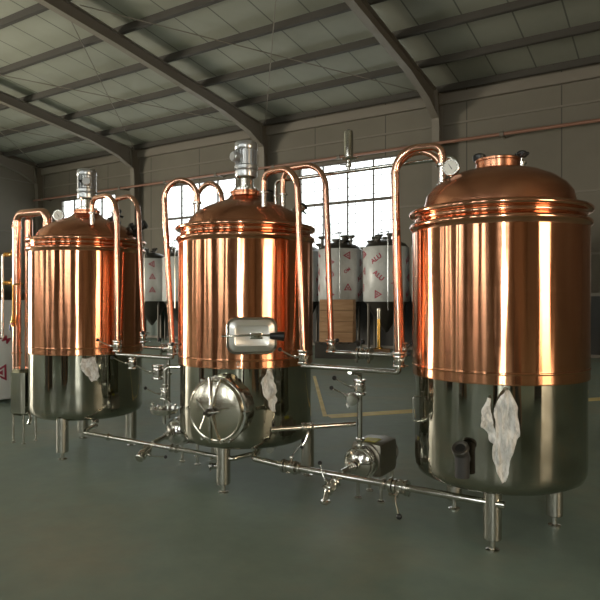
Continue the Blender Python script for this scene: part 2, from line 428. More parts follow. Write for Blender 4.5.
# ------------------------------------------------------------------ valves and fittings
def clamp(b, c, d, r):
    """tri-clamp ring round a pipe of radius r at c, axis d"""
    c, d = Vector(c), Vector(d).normalized()
    b.cyl(c - d * 0.011, c + d * 0.011, r + 0.014, 18, bev=0.004)
    s = d.orthogonal().normalized()
    b.cyl(c + s * (r + 0.010) - d.cross(s) * 0.016, c + s * (r + 0.010) + d.cross(s) * 0.022, 0.007, 8)
def make_valve():
    r = empty('butterfly_valve', (0, 0, 0))
    b = MB(); b.lathe([(0.024, -0.034), (0.038, -0.032), (0.040, -0.026), (0.040, -0.014), (0.032, -0.010), (0.032, 0.010), (0.040, 0.014), (0.040, 0.026), (0.038, 0.032), (0.024, 0.034)], 22)
    b.cyl((0.03, 0, 0), (0.062, 0, 0), 0.011, 12); b.cyl((-0.042, 0, 0), (-0.03, 0, 0), 0.012, 12); b.build('valve_body', M['steel'], r)
    for s in (-1, 1):
        b = MB(); z = s * 0.046
        b.lathe([(0.028, z - 0.010), (0.043, z - 0.009), (0.046, z), (0.043, z + 0.009), (0.028, z + 0.010)], 22)
        b.cyl((0, 0.036, z), (0, 0.070, z), 0.006, 8); b.box((0, 0.062, z), (0.034, 0.010, 0.010), bev=0.003)
        b.build('clamp', M['steel'], r)
    h = MB(); h.box((0.062, 0, 0), (0.010, 0.026, 0.026), bev=0.003)
    h.tube([(0.064, 0, 0), (0.080, 0.0, 0.004), (0.110, 0, 0.018), (0.175, 0, 0.055)], 0.0055, 8)
    ho = h.build('handle', M['steel'], r)
    k = MB(); k.ball((0.182, 0, 0.059), 0.017, 12); k.build('knob', M['black'], ho)
    return r
VALVE = make_valve(); valve_used = [False]
def valve(loc, axis, hand, label, scale=1.0, group='butterfly valves on the pipework'):
    """axis: pipe direction; hand: direction in which the handle's stem leaves the body"""
    v = VALVE if not valve_used[0] else copy_tree(VALVE); valve_used[0] = True
    z = Vector(axis).normalized(); x = Vector(hand); x = (x - z * x.dot(z)).normalized(); y = z.cross(x)
    R = Matrix((x, y, z)).transposed().to_4x4()
    v.matrix_world = Matrix.Translation(Vector(loc)) @ R @ Matrix.Scale(scale, 4)
    tag(v, label, 'valve', group); return v

# ------------------------------------------------------------------ the three vessels
def dome_profile(flat):
    if flat: return [(0.520, 2.262), (0.517, 2.285), (0.50, 2.335), (0.46, 2.388), (0.395, 2.438), (0.30, 2.482), (0.20, 2.510), (0.148, 2.52)]
    return [(0.520, 2.262), (0.512, 2.29), (0.483, 2.338), (0.43, 2.384), (0.36, 2.424), (0.28, 2.457), (0.21, 2.482), (0.165, 2.505), (0.144, 2.53)]
def dome_z(r, flat):
    p = dome_profile(flat)
    for (r0, z0), (r1, z1) in zip(p[:-1], p[1:]):
        if r1 <= r <= r0: return z0 + (z1 - z0) * (r0 - r) / (r0 - r1)
    return p[-1][1]
def make_vessel(cx, cy, label, legs, flat, sz=0.0, rz=0.0, k=0.975):
    r = empty('brewing_vessel', (cx, cy, 0)); tag(r, label, 'brewing tank', 'copper clad brewing vessels'); r.scale = (k, k, 1)
    b = MB(); b.lathe([(0.03, 0.345), (0.25, 0.352), (0.42, 0.366), (0.52, 0.385), (0.565, 0.41), (0.582, 0.45), (0.585, 0.50), (0.585, 0.8), (0.585, 1.06 + sz)], 96)
    b.build('steel_shell', M['shell'], r, 50)
    q = sz
    b = MB(); b.lathe([(0.586, 1.045 + q), (0.598, 1.045 + q), (0.6, 1.05 + q), (0.6, 1.054 + q), (0.6, 1.104 + q), (0.6, 1.108 + q), (0.6035, 1.112 + q), (0.6035, 1.118 + q), (0.6, 1.122 + q), (0.6, 1.126 + q), (0.6, 1.6), (0.6, 2.10 + rz)], 96)
    b.build('copper_jacket', M['copper'], r, 50)
    b = MB(); prof = [(0.6, 2.095)]
    prof += [(0.598 + 0.022 * math.cos(a), 2.135 + 0.022 * math.sin(a)) for a in [(-75 + 20 * i) * PI / 180 for i in range(9)]]
    prof += [(0.588, 2.168), (0.582, 2.18), (0.582, 2.19), (0.588, 2.202)]
    prof += [(0.602 + 0.023 * math.cos(a), 2.226 + 0.020 * math.sin(a)) for a in [(-80 + 20 * i) * PI / 180 for i in range(9)]]
    prof += [(0.59, 2.250), (0.56, 2.256), (0.53, 2.262), (0.50, 2.264)]
    b.lathe([(a, z + rz) for a, z in prof], 96); b.build('rolled_rim', M['rim'], r, 60)
    b = MB(); b.lathe([(a, z + (rz if i < 2 else 0)) for i, (a, z) in enumerate(dome_profile(flat))], 96); b.build('dome', M['dome'], r, 60)
    nr = 0.150 if flat else 0.134
    if flat: b = MB(); b.lathe([(nr, 2.50), (nr, 2.567), (nr + 0.006, 2.572), (nr + 0.006, 2.585), (nr, 2.59), (0.02, 2.592)], 48)
    else: b = MB(); b.lathe([(nr, 2.49), (nr, 2.555), (nr + 0.006, 2.56), (nr + 0.006, 2.57), (nr, 2.575), (0.02, 2.576)], 48)
    b.build('neck', M['dome'], r)
    for k, (lx, ly) in enumerate(legs):
        l = MB(); l.lathe([(0.054, 0.075), (0.058, 0.08), (0.058, 0.42)], 24, Matrix.Translation((lx, ly, 0))); lo = l.build('leg', M['leg'], r)
        l = MB(); l.lathe([(0.045, 0.0), (0.045, 0.008), (0.018, 0.014), (0.018, 0.08)], 20, Matrix.Translation((lx, ly, 0))); l.build('levelling_foot', M['steel'], lo)
    return r
def agitator(r, box_dir):
    b = MB(); b.lathe([(0.112, 2.577), (0.112, 2.594), (0.09, 2.596), (0.085, 2.604), (0.068, 2.61), (0.066, 2.685), (0.08, 2.695), (0.09, 2.702), (0.02, 2.705)], 32)
    mf = b.build('mounting_flange', M['steel'], r)
    for k in range(8):
        a = k * PI / 4; b = MB(); b.cyl((0.098 * math.cos(a), 0.098 * math.sin(a), 2.593), (0.098 * math.cos(a), 0.098 * math.sin(a), 2.608), 0.009, 6); b.build('bolt', M['steel'], mf)
    b = MB(); b.lathe([(0.085, 2.70), (0.098, 2.705), (0.10, 2.715), (0.10, 2.755), (0.092, 2.765), (0.09, 2.772), (0.105, 2.777), (0.105, 2.80), (0.085, 2.81), (0.078, 2.815), (0.080, 2.945), (0.02, 2.946)], 32)
    for k in range(18):
        a = 2 * PI * k / 18; b.box((0.088, 0, 2.878), (0.026, 0.006, 0.13), Matrix.Rotation(a, 4, 'Z'))
    mo = b.build('agitator_motor', M['motor'], r)
    b = MB(); b.lathe([(0.10, 2.945), (0.103, 2.95), (0.103, 3.002), (0.095, 3.016), (0.06, 3.022), (0.02, 3.023)], 32); b.build('fan_cover', M['motor'], mo)
    d = Vector(box_dir).normalized(); c = Vector((0, 0, 2.87))
    b = MB(); b.cyl(c + d * 0.07, c + d * 0.15, 0.045, 20, bev=0.006); b.cyl(c + d * 0.15, c + d * 0.156, 0.037, 20); b.build('terminal_box', M['motor'], mo)
    s = d.cross(Vector((0, 0, 1))).normalized()
    b = MB(); b.cyl(c + d * 0.11 + s * 0.03, c + d * 0.11 + s * 0.075, 0.016, 10); b.build('cable_gland', M['black'], mo)
CX, CY = {'L': -5.43, 'M': -3.265, 'R': -1.05}, 4.33
L = make_vessel(CX['L'], CY, 'copper clad brewing vessel farthest along the row, with condenser box beside it', [(0.22, -0.47), (0.36, 0.30), (-0.38, 0.25)], False, 0, 0, 1.0)
Mv = make_vessel(CX['M'], CY, 'middle copper clad vessel with round steel manhole door and sight window', [(0.09, -0.43), (0.43, 0.36), (-0.43, 0.15)], False, 0, 0, 1.0)
Rv = make_vessel(CX['R'], CY, 'nearest copper vessel without a motor, torn white film on its steel base', [(0.07, -0.43), (0.34, 0.24), (-0.38, 0.2)], True, 0.032, -0.02, 0.985)
agitator(L, (0.75, -0.66, 0)); agitator(Mv, (-0.25, -0.97, 0))

# thermometers
def dial(root, cx, p, face_dir, flat):
    """dial thermometer standing on the dome; p = centre of the dial in hall coordinates"""
    o = Vector((cx, CY, 0)); c = Vector(p) - o; d = Vector(face_dir).normalized()
    rr = math.hypot(c.x, c.y + 0.03)
    base = Vector((c.x, c.y + 0.03, dome_z(rr, flat) - 0.01))
    b = MB(); b.cyl(base, (base.x, base.y, c.z - 0.05), 0.012, 14); b.cyl(base + Vector((0, 0, 0.03)), base + Vector((0, 0, 0.075)), 0.017, 14); 
    b.cyl(c - d * 0.03, c, 0.06, 28, bev=0.004)
    t = b.build('dial_thermometer', M['steel'], root)
    b = MB(); b.cyl(c + d * 0.0005, c + d * 0.003, 0.047, 28); b.build('dial_face', M['white'], t)
    b = MB(); s = d.cross(Vector((0, 0, 1))).normalized(); up = s.cross(d)
    n = (up * 0.8 + s * 0.5).normalized(); m_ = n.cross(d)
    for q, wd in ((1, 0.003),):
        vs = [c + d * 0.0045 - n * 0.02 + m_ * wd, c + d * 0.0045 - n * 0.02 - m_ * wd, c + d * 0.0045 + n * 0.04]
        vs += [v + d * 0.001 for v in vs]; b.add(vs, [(0, 1, 2), (3, 5, 4), (0, 3, 4, 1), (1, 4, 5, 2), (2, 5, 3, 0)])
    for k in range(11):
        a = math.radians(-130 + 26 * k); e = up * math.cos(a) + s * math.sin(a); g = e.cross(d)
        vs = [c + d * 0.0035 + e * 0.040 + g * 0.0012, c + d * 0.0035 + e * 0.040 - g * 0.0012, c + d * 0.0035 + e * 0.049 - g * 0.0012, c + d * 0.0035 + e * 0.049 + g * 0.0012]
        b.add(vs, [(0, 1, 2, 3)])
    b.build('pointer_and_scale', M['black'], t, 20)
dial(Rv, CX['R'], (-1.305, 4.05, 2.515), (0.1, -1, 0.05), True)
dial(L, CX['L'], (-5.54, 4.05, 2.50), (0.55, -0.9, 0.05), False)

# fittings on the domes
b = MB(); b.cyl((0.12, 0.22, 2.50), (0.12, 0.22, 2.60), 0.022, 16); b.cyl((0.12, 0.22, 2.585), (0.12, 0.22, 2.60), 0.036, 18); b.cyl((0.12, 0.22, 2.60), (0.12, 0.22, 2.635), 0.012)
h = b.build('vent_valve', M['steel'], Rv)
b = MB(); b.lathe([(0.015, 2.63), (0.03, 2.635), (0.038, 2.65), (0.038, 2.668), (0.028, 2.68), (0.008, 2.684)], 20, Matrix.Translation((0.12, 0.22, 0)))
for k in range(6):
    a = k * PI / 3; b.ball((0.12 + 0.04 * math.cos(a), 0.22 + 0.04 * math.sin(a), 2.658), 0.013, 8)
b.build('handwheel', M['black'], h)
b = MB(); b.cyl((-0.20, 0.25, 2.44), (-0.20, 0.25, 2.64), 0.03, 16); h = b.build('dome_port', M['steel'], Rv)
b = MB(); b.lathe([(0.045, 2.63), (0.048, 2.64), (0.048, 2.672), (0.03, 2.685)], 20, Matrix.Translation((-0.20, 0.25, 0.02))); b.build('cap', M['black'], h)
def sight_light(root, p, d, s=1.0):
    p, d = Vector(p), Vector(d).normalized()
    b = MB(); b.cyl(p, p + d * 0.06 * s, 0.055 * s, 20); b.cyl(p + d * 0.06 * s, p + d * 0.085 * s, 0.075 * s, 22, bev=0.005)
    b.cyl(p + d * 0.085 * s, p + d * 0.19 * s, 0.042 * s, 18, bev=0.006)
    for k in range(6):
        a = k * PI / 3; q = d.orthogonal().normalized(); g = d.cross(q); e = q * math.cos(a) + g * math.sin(a)
        b.cyl(p + e * 0.062 * s + d * 0.05 * s, p + e * 0.062 * s + d * 0.10 * s, 0.008 * s, 6)
    o = b.build('sight_light', M['dark_metal'] if s > 1 else M['steel'], root)
    b = MB(); b.cyl(p + d * 0.19 * s, p + d * 0.215 * s, 0.045 * s, 18, bev=0.005); q = d.orthogonal().normalized()
    b.cyl(p + d * 0.15 * s + q * 0.03 * s, p + d * 0.15 * s + q * 0.08 * s, 0.012 * s, 8); b.build('lamp_cap', M['black'], o)
sight_light(Mv, (0.02, 0.30, 2.42), (-0.1, 0.3, 1.0), 1.05)
sight_light(Mv, (0.30, 0.30, 2.35), (0.6, 0.5, 0.8), 0.8)
sight_light(L, (0.05, 0.30, 2.42), (0.0, 0.4, 1.0), 1.05)
sight_light(L, (0.30, 0.30, 2.34), (0.9, 0.4, 0.45), 1.1)

# manhole door in the steel shell of the middle vessel
mn = Vector((0.13, -0.99, 0)).normalized(); mz = 0.735
Rm = Matrix.Translation(mn * 0.49 + Vector((0.13, 0, mz))) @ mn.to_track_quat('Z', 'Y').to_matrix().to_4x4()
b = MB(); b.lathe([(0.236, 0.0), (0.236, 0.15), (0.264, 0.155), (0.264, 0.185), (0.22, 0.19)], 64, Rm)
mh = b.build('manhole_door', M['steel'], Mv, 40)
b = MB(); b.lathe([(0.236, 0.187), (0.242, 0.192), (0.240, 0.212), (0.234, 0.217), (0.226, 0.214), (0.215, 0.218), (0.19, 0.228), (0.14, 0.240), (0.08, 0.248), (0.04, 0.251), (0.005, 0.252)], 64, Rm)
b.build('domed_lid', M['door'], mh, 40)
b = MB()
b.tube([Rm @ Vector(p) for p in [(-0.05, -0.255, 0.21), (-0.03, -0.20, 0.235), (0, 0, 0.285), (-0.03, 0.20, 0.235), (-0.05, 0.255, 0.21)]], 0.010, 10)
b.tube([Rm @ Vector(p) for p in [(0.05, -0.255, 0.21), (0.03, -0.20, 0.235), (0, 0, 0.285), (0.03, 0.20, 0.235), (0.05, 0.255, 0.21)]], 0.010, 10)
b.build('cross_arm', M['steel'], mh)
b = MB(); b.lathe([(0.03, 0.27), (0.032, 0.275), (0.032, 0.31), (0.02, 0.32), (0.014, 0.36)], 20, Rm)
hub = b.build('screw_hub', M['dark_metal'], mh)
b = MB()
for a in (10, 130, 250):
    e = Vector((math.cos(math.radians(a)), math.sin(math.radians(a)), 0)); b.cyl(Rm @ Vector((0, 0, 0.335)), Rm @ (e * 0.13 + Vector((0, 0, 0.345))), 0.0085, 10)
b.build('handle', M['steel'], hub)
for a in (62, 118, 180, 242, 298, 0):
    e = Vector((math.cos(math.radians(a)), math.sin(math.radians(a)), 0)); b = MB(); b.cyl(Rm @ (e * 0.262 + Vector((0, 0, 0.14))), Rm @ (e * 0.262 + Vector((0, 0, 0.215))), 0.012, 8)
    b.build('hinge_bolt', M['steel'], mh)

# rectangular sight window in the copper of the middle vessel
sn = Vector((0.66, -0.75, 0)).normalized(); up = Vector((0, 0, 1)); sx = up.cross(sn).normalized()
Rw = Matrix.Translation(sn * 0.585 + Vector((0, 0, 1.315))) @ Matrix((sx, up, sn)).transposed().to_4x4()
def rrect(w_, h_, r_, z, n=6):
    out = []
    for (cx_, cy_, a0) in ((w_ / 2 - r_, h_ / 2 - r_, 0), (-w_ / 2 + r_, h_ / 2 - r_, 90), (-w_ / 2 + r_, -h_ / 2 + r_, 180), (w_ / 2 - r_, -h_ / 2 + r_, 270)):
        for k in range(n + 1):
            a = math.radians(a0 + 90 * k / n); out.append(Vector((cx_ + r_ * math.cos(a), cy_ + r_ * math.sin(a), z)))
    return out
def loft(b, rings, M_, cap=True):
    n = len(rings[0]); vs = [p for r_ in rings for p in r_]; fs = []
    for i in range(len(rings) - 1):
        for k in range(n): fs.append((i * n + k, i * n + (k + 1) % n, (i + 1) * n + (k + 1) % n, (i + 1) * n + k))
    if cap: fs.append(tuple((len(rings) - 1) * n + k for k in range(n)))
    b.add(vs, fs, M_)
b = MB(); loft(b, [rrect(0.41, 0.30, 0.08, -0.05), rrect(0.41, 0.30, 0.08, 0.035), rrect(0.402, 0.292, 0.075, 0.043), rrect(0.372, 0.262, 0.065, 0.043), rrect(0.366, 0.256, 0.065, 0.03)], Rw, False)
sw = b.build('sight_window', M['steel'], Mv, 40)
b = MB(); loft(b, [rrect(0.366, 0.256, 0.065, 0.026), rrect(0.36, 0.25, 0.065, 0.036), rrect(0.275, 0.165, 0.03, 0.052), rrect(0.265, 0.155, 0.03, 0.050)], Rw); b.build('pressed_door', M['bright'], sw, 25)
b = MB(); b.tube([Rw @ Vector(p) for p in [(-0.24, -0.0, 0.05), (-0.19, 0, 0.06), (-0.1, 0.004, 0.072), (0, 0.008, 0.075), (0.12, 0.004, 0.072), (0.17, 0, 0.065)]], 0.0085, 10)
b.box((0.03, 0.0, 0.068), (0.10, 0.05, 0.018), Rw, 0.005); hb = b.build('clamp_bar', M['steel'], sw)
b = MB(); b.cyl(Rw @ Vector((0.14, -0.002, 0.065)), Rw @ Vector((0.255, -0.004, 0.076)), 0.024, 18, 0.040, 0.006); b.build('knob', M['black'], hb)
# small spout with lever on the seam of the middle vessel
b = MB(); q = Vector((0.52, -0.85, 0)).normalized() * 0.605 + Vector((0, 0, 1.085)); b.tube([q + Vector((0.02 * math.cos(a), -0.006, 0.022 * math.sin(a))) for a in [2 * PI * k / 16 for k in range(16)]], 0.0035, 6, True)
b.build('lifting_loop', M['steel'], Mv)
# thin sight tubes with red caps down the steel shells
def drip_tube(root, ang_n, z0, z1):
    n = Vector(ang_n).normalized() * 0.60
    b = MB(); b.tube(fillet([n * 0.97 + Vector((0, 0, z0)), n * 1.04 + Vector((0, 0, z0)), n * 1.04 + Vector((0, 0, z1)), n * 0.97 + Vector((0, 0, z1))], 0.015, 6), 0.006, 8)
    b.build('level_tube', M['steel'], root)
drip_tube(Rv, (-0.78, -0.62, 0), 0.93, 0.76)

# torn protective film hanging from the seams
def film(root, n, zt, zb, wid, seed, shape):
    n = Vector(n).normalized(); t = up.cross(n).normalized(); rnd = random.Random(seed)
    NU, NV = 22, 40; b = MB(); vs = []; fs = []
    for j in range(NV + 1):
        v = j / NV
        lo, hi = shape(v)
        for i in range(NU + 1):
            u = lo + (hi - lo) * i / NU
            s = u * wid
            a = s / 0.6
            p = Vector((s * 7 + seed, v * 3.5, seed * 1.3))
            rip = 0.045 * noise.noise(Vector((p.x * 3.0, p.y * 1.2, p.z))) + 0.022 * noise.noise(Vector((p.x * 8.0, p.y * 2.5, p.z)))
            off = 0.612 + 0.026 + 0.02 * math.sin(v * 2.6) + rip
            d = n * math.cos(a) + t * math.sin(a)
            zz = zt + (zb - zt) * v + 0.02 * noise.noise(p * 1.7 + Vector((9, 0, 0)))
            vs.append(d * off + up * zz)
    for j in range(NV):
        for i in range(NU):
            a = j * (NU + 1) + i; fs.append((a, a + 1, a + NU + 2, a + NU + 1))
    b.add(vs, fs); o = b.build('protective_film', M['film'], root, 80)
    so = o.modifiers.new('thickness', 'SOLIDIFY'); so.thickness = 0.0015
    return o
def table(rows):
    def f(v):
        for (v0, a0, b0), (v1, a1, b1) in zip(rows[:-1], rows[1:]):
            if v <= v1 + 1e-9:
                t = (v - v0) / (v1 - v0); w = 0.008 * math.sin(v * 41) + 0.015 * math.sin(v * 17 + 1)
                return a0 + (a1 - a0) * t + w, b0 + (b1 - b0) * t + w * 0.6
        return rows[-1][1:]
    return f
film(Rv, (0.255, -0.967, 0), 1.06, 0.49, 0.22, 3, table([(0, 0.12, 0.2), (0.08, 0.0, 0.3), (0.2, -0.14, 0.44), (0.5, -0.1, 0.47), (0.66, -0.2, 0.30), (0.78, -0.16, 0.22), (0.9, -0.05, 0.22), (1, 0.07, 0.14)]))
film(Rv, (0.255, -0.967, 0), 1.00, 0.72, 0.22, 5, table([(0, -0.33, -0.24), (0.3, -0.46, -0.22), (0.6, -0.44, -0.14), (0.85, -0.30, -0.08), (1, -0.14, -0.06)]))
film(Mv, (0.81, -0.61, 0), 1.04, 0.70, 0.20, 8, table([(0, -0.08, 0.12), (0.3, -0.28, 0.22), (0.5, -0.22, 0.30), (0.7, -0.05, 0.32), (0.85, 0.0, 0.26), (1, 0.18, 0.26)]))
film(L, (0.80, -0.60, 0), 1.03, 0.80, 0.22, 12, table([(0, -0.3, 0.2), (0.5, -0.35, 0.35), (0.8, -0.05, 0.4), (1, 0.1, 0.3)]))

# dark rubber elbow on the nearest vessel's shell
n = Vector((-0.10, -0.995, 0)).normalized()
b = MB(); b.cyl(n * 0.56 + up * 0.60, n * 0.645 + up * 0.60, 0.03, 16)
c = n * 0.675 + up * 0.685; d = (up * 0.75 + n * 0.66).normalized()
b.tube(fillet([n * 0.645 + up * 0.50, n * 0.645 + up * 0.64, c], 0.05, 8), 0.046, 22); e = b.build('drain_elbow', M['rubber'], Rv)
b = MB(); b.lathe([(0.030, 0.001), (0.036, 0.006), (0.050, 0.010), (0.055, 0.004), (0.055, -0.012), (0.045, -0.016)], 24, Matrix.Translation(c) @ d.to_track_quat('Z', 'Y').to_matrix().to_4x4())
b.build('rolled_lip', M['dark_metal'], e)
b = MB(); b.cyl(c - d * 0.004, c + d * 0.003, 0.034, 20); b.build('opening', M['black'], e)
# bottom outlet elbow of the far vessel
b = MB(); b.tube(fillet([(0.36, -0.18, 0.40), (0.38, -0.20, 0.325), (0.45, -0.27, 0.325)], 0.04, 8), 0.038, 16); b.build('outlet_elbow', M['steel'], L)
b = MB(); b.tube(fillet([(0.25, 0.08, 0.40), (0.25, 0.08, 0.32), (0.33, -0.1, 0.32)], 0.05, 8), 0.035, 16); b.build('outlet_elbow', M['steel'], Mv)

# ------------------------------------------------------------------ copper arches between domes and manifold
def arch(A, Bt, Bb, ztop, label, flat, cxk, r=0.026):
    """A: foot on the dome (x, y); Bt / Bb: top and bottom of the down leg (x, y), (x, y, z)"""
    zA = dome_z(math.hypot(A[0] - CX[cxk], A[1] - CY), flat) - 0.008
    root = empty('copper_transfer_pipe', (Bb[0], Bb[1], Bb[2])); tag(root, label, 'pipe', 'copper arch pipes')
    o = Vector(root.location)
    P0 = Vector((A[0], A[1], zA + 0.12)); P1 = Vector((A[0], A[1], ztop)); P2 = Vector((Bt[0], Bt[1], ztop)); P3 = Vector(Bb)
    half = math.hypot(A[0] - Bt[0], A[1] - Bt[1]) * 0.499
    pth = [p - o for p in fillet([P0, P1, P2, P3], half, 16)]
    b = MB(); b.tube(pth, r, 16); b.build('pipe', M['pipe_cu'], root)
    b = MB(); b.cyl(Vector((A[0], A[1], zA)) - o, P0 - o, r * 0.95, 16); clamp(b, P0 - o, (0, 0, 1), r); b.build('ferrule', M['steel'], root)
VZ = 1.2
arch((-5.06, 4.10), (-4.60, 4.02), (-4.575, 4.0, VZ), 2.64, 'front copper arch pipe leaving the farthest dome, ending beside the steel crossover', False, 'L', 0.025)
arch((-5.18, 4.50), (-4.74, 4.42), (-4.64, 4.4, VZ + 0.06), 2.70, 'rear copper arch pipe leaving the farthest dome behind its front twin', False, 'L', 0.025)
arch((-3.66, 4.12), (-3.96, 4.0), (-3.85, 4.0, VZ), 2.69, 'front copper arch pipe dropping left of the middle vessel', False, 'M')
arch((-3.64, 4.45), (-4.02, 4.5), (-3.93, 4.45, VZ + 0.06), 2.73, 'rear copper arch pipe dropping behind the middle vessel on its far side', False, 'M', 0.024)
arch((-2.905, 4.10), (-2.53, 4.02), (-2.46, 4.0, VZ), 2.66, 'front copper arch pipe dropping right of the middle vessel', False, 'M')
arch((-2.98, 4.50), (-2.51, 4.44), (-2.43, 4.4, VZ + 0.06), 2.77, 'rear copper arch pipe right of the middle vessel, the slimmer looking leg', False, 'M', 0.025)
arch((-1.377, 4.10), (-1.70, 4.02), (-1.66, 4.0, VZ + 0.02), 2.68, 'front copper arch pipe rising onto the nearest dome beside the white dial', True, 'R', 0.028)
arch((-1.50, 4.47), (-1.87, 4.42), (-1.80, 4.4, VZ + 0.06), 2.75, 'rear copper arch pipe onto the nearest dome, tucked behind the front arch', True, 'R', 0.025)

LEGS = [(-4.575, 4.0, 'L front'), (-3.85, 4.0, 'M front'), (-4.64, 4.4, 'L rear'), (-3.93, 4.45, 'M rear'), (-2.46, 4.0, ''), (-1.66, 4.0, ''), (-2.43, 4.4, ''), (-1.80, 4.4, '')]
lv = ['chrome valve under the front copper pipe beside the farthest vessel', 'chrome valve under the front copper pipe left of the middle vessel',
      'chrome valve under the rear copper pipe beside the farthest vessel', 'chrome valve under the rear copper pipe hidden by the middle vessel',
      'chrome valve under the front copper pipe right of the middle vessel', 'chrome valve under the front copper pipe beside the nearest vessel',
      'chrome valve under the rear copper pipe right of the middle vessel', 'chrome valve under the rear copper pipe beside the nearest vessel']
for (x, y, _), l in zip(LEGS, lv):
    z = VZ - 0.045 + (0.06 if y > 4.2 else 0) + (0.02 if (x, y) == (-1.66, 4.0) else 0)
    valve((x, y, z), (0, 0, 1), (-0.8, -0.6, 0) if x in (-4.575, -2.46) else (0.7, -0.7, 0), l)

def steel_pipe(name, pts, rad, r, label, clamps=(), cat='pipe', group=None, smat=None):
    root = empty(name, pts[0]); tag(root, label, cat, group); o = Vector(pts[0])
    b = MB(); b.tube([p - o for p in fillet(pts, rad, 10)], r, 16); b.build('pipe', smat or M['steel'], root)
    for c, d in clamps:
        k = MB(); clamp(k, Vector(c) - o, d, r); k.build('clamp', M['steel'], root)
    return root
zc = 1.075
steel_pipe('crossover_pipe', [(-4.575, 4.0, VZ - 0.10), (-4.575, 4.0, zc), (-3.85, 4.0, zc), (-3.85, 4.0, VZ - 0.10)], 0.05, 0.019, 'front steel crossover pipe between the farthest and middle vessels', group='steel crossover pipes')
steel_pipe('crossover_pipe', [(-4.64, 4.4, VZ - 0.04), (-4.64, 4.4, zc + 0.04), (-3.93, 4.4, zc + 0.04), (-3.93, 4.44, VZ - 0.04)], 0.05, 0.017, 'rear steel crossover pipe between the farthest and middle vessels', group='steel crossover pipes')
steel_pipe('crossover_pipe', [(-2.46, 4.0, VZ - 0.10), (-2.46, 4.0, zc + 0.01), (-1.66, 4.0, zc + 0.01), (-1.66, 4.0, VZ - 0.08)], 0.05, 0.019, 'front steel crossover pipe between the middle and nearest vessels', group='steel crossover pipes')
steel_pipe('crossover_pipe', [(-2.43, 4.4, VZ - 0.04), (-2.43, 4.4, zc + 0.09), (-1.80, 4.4, zc + 0.09), (-1.80, 4.4, VZ - 0.02)], 0.05, 0.017, 'rear steel crossover pipe between the middle and nearest vessels', group='steel crossover pipes')
valve((-2.12, 4.4, zc + 0.09), (1, 0, 0), (0, -1, 0.6), 'chrome valve with upright lever in the rear crossover near the nearest vessel', 1.15)
valve((-4.30, 4.4, zc + 0.04), (1, 0, 0), (0, -1, 0.6), 'chrome valve in the rear crossover left of the middle vessel', 1.1)
valve((-4.36, 4.0, zc - 0.075), (0, 0, 1), (-0.7, -0.7, 0), 'chrome valve hanging below the front crossover beside the farthest vessel', 1.0)

# risers with pumps
def pump(x, y, label):
    """x, y: suction face; the motor stretches away towards the windowed wall"""
    r = empty('transfer_pump', (x, y, 0)); tag(r, label, 'pump', 'transfer pumps')
    z = 0.34
    b = MB(); Q = Matrix.Translation((0, 0, z)) @ Matrix.Rotation(-PI / 2, 4, 'X')
    b.lathe([(0.03, -0.06), (0.034, -0.055), (0.034, -0.03), (0.05, -0.02), (0.10, -0.012), (0.112, 0.0), (0.114, 0.045), (0.108, 0.055), (0.13, 0.058), (0.13, 0.075), (0.08, 0.078)], 40, Q)
    b.lathe([(0.05, 0.07), (0.055, 0.12), (0.02, 0.121)], 24, Q)
    v = b.build('volute', M['steel'], r)
    b = MB(); b.lathe([(0.118, -0.006), (0.124, 0.0), (0.124, 0.014), (0.118, 0.02), (0.112, 0.018)], 40, Q); b.box((0, 0.008, z + 0.125), (0.03, 0.02, 0.03)); b.build('band_clamp', M['steel'], v)
    b = MB(); b.box((0, 0.30, z), (0.27, 0.34, 0.27), bev=0.05); b.lathe([(0.10, 0.10), (0.132, 0.115), (0.132, 0.14), (0.09, 0.145)], 32, Q)
    mo = b.build('motor_shroud', M['pumpbody'], r)
    b = MB(); b.lathe([(0.10, 0.465), (0.125, 0.475), (0.125, 0.50), (0.10, 0.515), (0.02, 0.518)], 32, Q); b.build('end_cover', M['pumpbody'], mo)
    b = MB(); b.box((0.0, 0.24, z + 0.1365), (0.12, 0.13, 0.003)); b.build('yellow_sticker', M['yellow'], mo); 
    for (fx, fy) in ((-0.1, 0.2), (0.1, 0.2), (-0.1, 0.42), (0.1, 0.42)):
        b = MB(); b.cyl((fx, fy, 0.012), (fx, fy, 0.225), 0.014, 12); b.lathe([(0.03, 0), (0.03, 0.012), (0.015, 0.02)], 16, Matrix.Translation((fx, fy, 0))); b.build('foot', M['steel'], r)
pump(-2.06, 4.16, 'steel transfer pump with yellow sticker between the middle and nearest vessels')
pump(-4.02, 4.22, 'steel transfer pump left of the round manhole door')
RY = 4.16
steel_pipe('riser_pipe', [(-2.06, RY + 0.03, 0.46), (-2.06, RY + 0.03, 0.88)], 0.01, 0.021, 'upright steel riser above the pump between the middle and nearest vessels', [((-2.06, RY + 0.03, 0.52), (0, 0, 1))], group='risers above the pumps')
valve((-2.06, RY + 0.03, 0.925), (0, 0, 1), (-0.9, -0.3, 0), 'valve with black knob on top of the riser between the middle and nearest vessels', 1.1)
steel_pipe('riser_stub', [(-2.06, RY + 0.03, 0.97), (-2.06, RY + 0.03, 1.03), (-2.06, 4.02, 1.06)], 0.03, 0.019, 'short bent steel stub joining the pump riser to the crossover by the nearest vessel', group='stubs above the risers')
valve((-2.10, RY - 0.03, 0.84), (0.5, -0.85, 0.0), (-0.7, -0.5, 0.5), 'second valve lower on the riser, black knob pointing at the middle vessel', 1.0)
# open ended pipe in front of the middle vessel
steel_pipe('branch_pipe', [(-2.085, RY, 0.645), (-2.52, 3.64, 0.645)], 0.01, 0.018, 'open ended steel branch pipe reaching across the middle vessel from the riser', [((-2.36, 3.83, 0.645), (-0.64, -0.77, 0))])
b = MB()
valve((-2.335, 3.86, 0.645), (-0.64, -0.77, 0), (0.1, 0, -1), 'valve on the branch pipe in front of the middle vessel', 0.8)
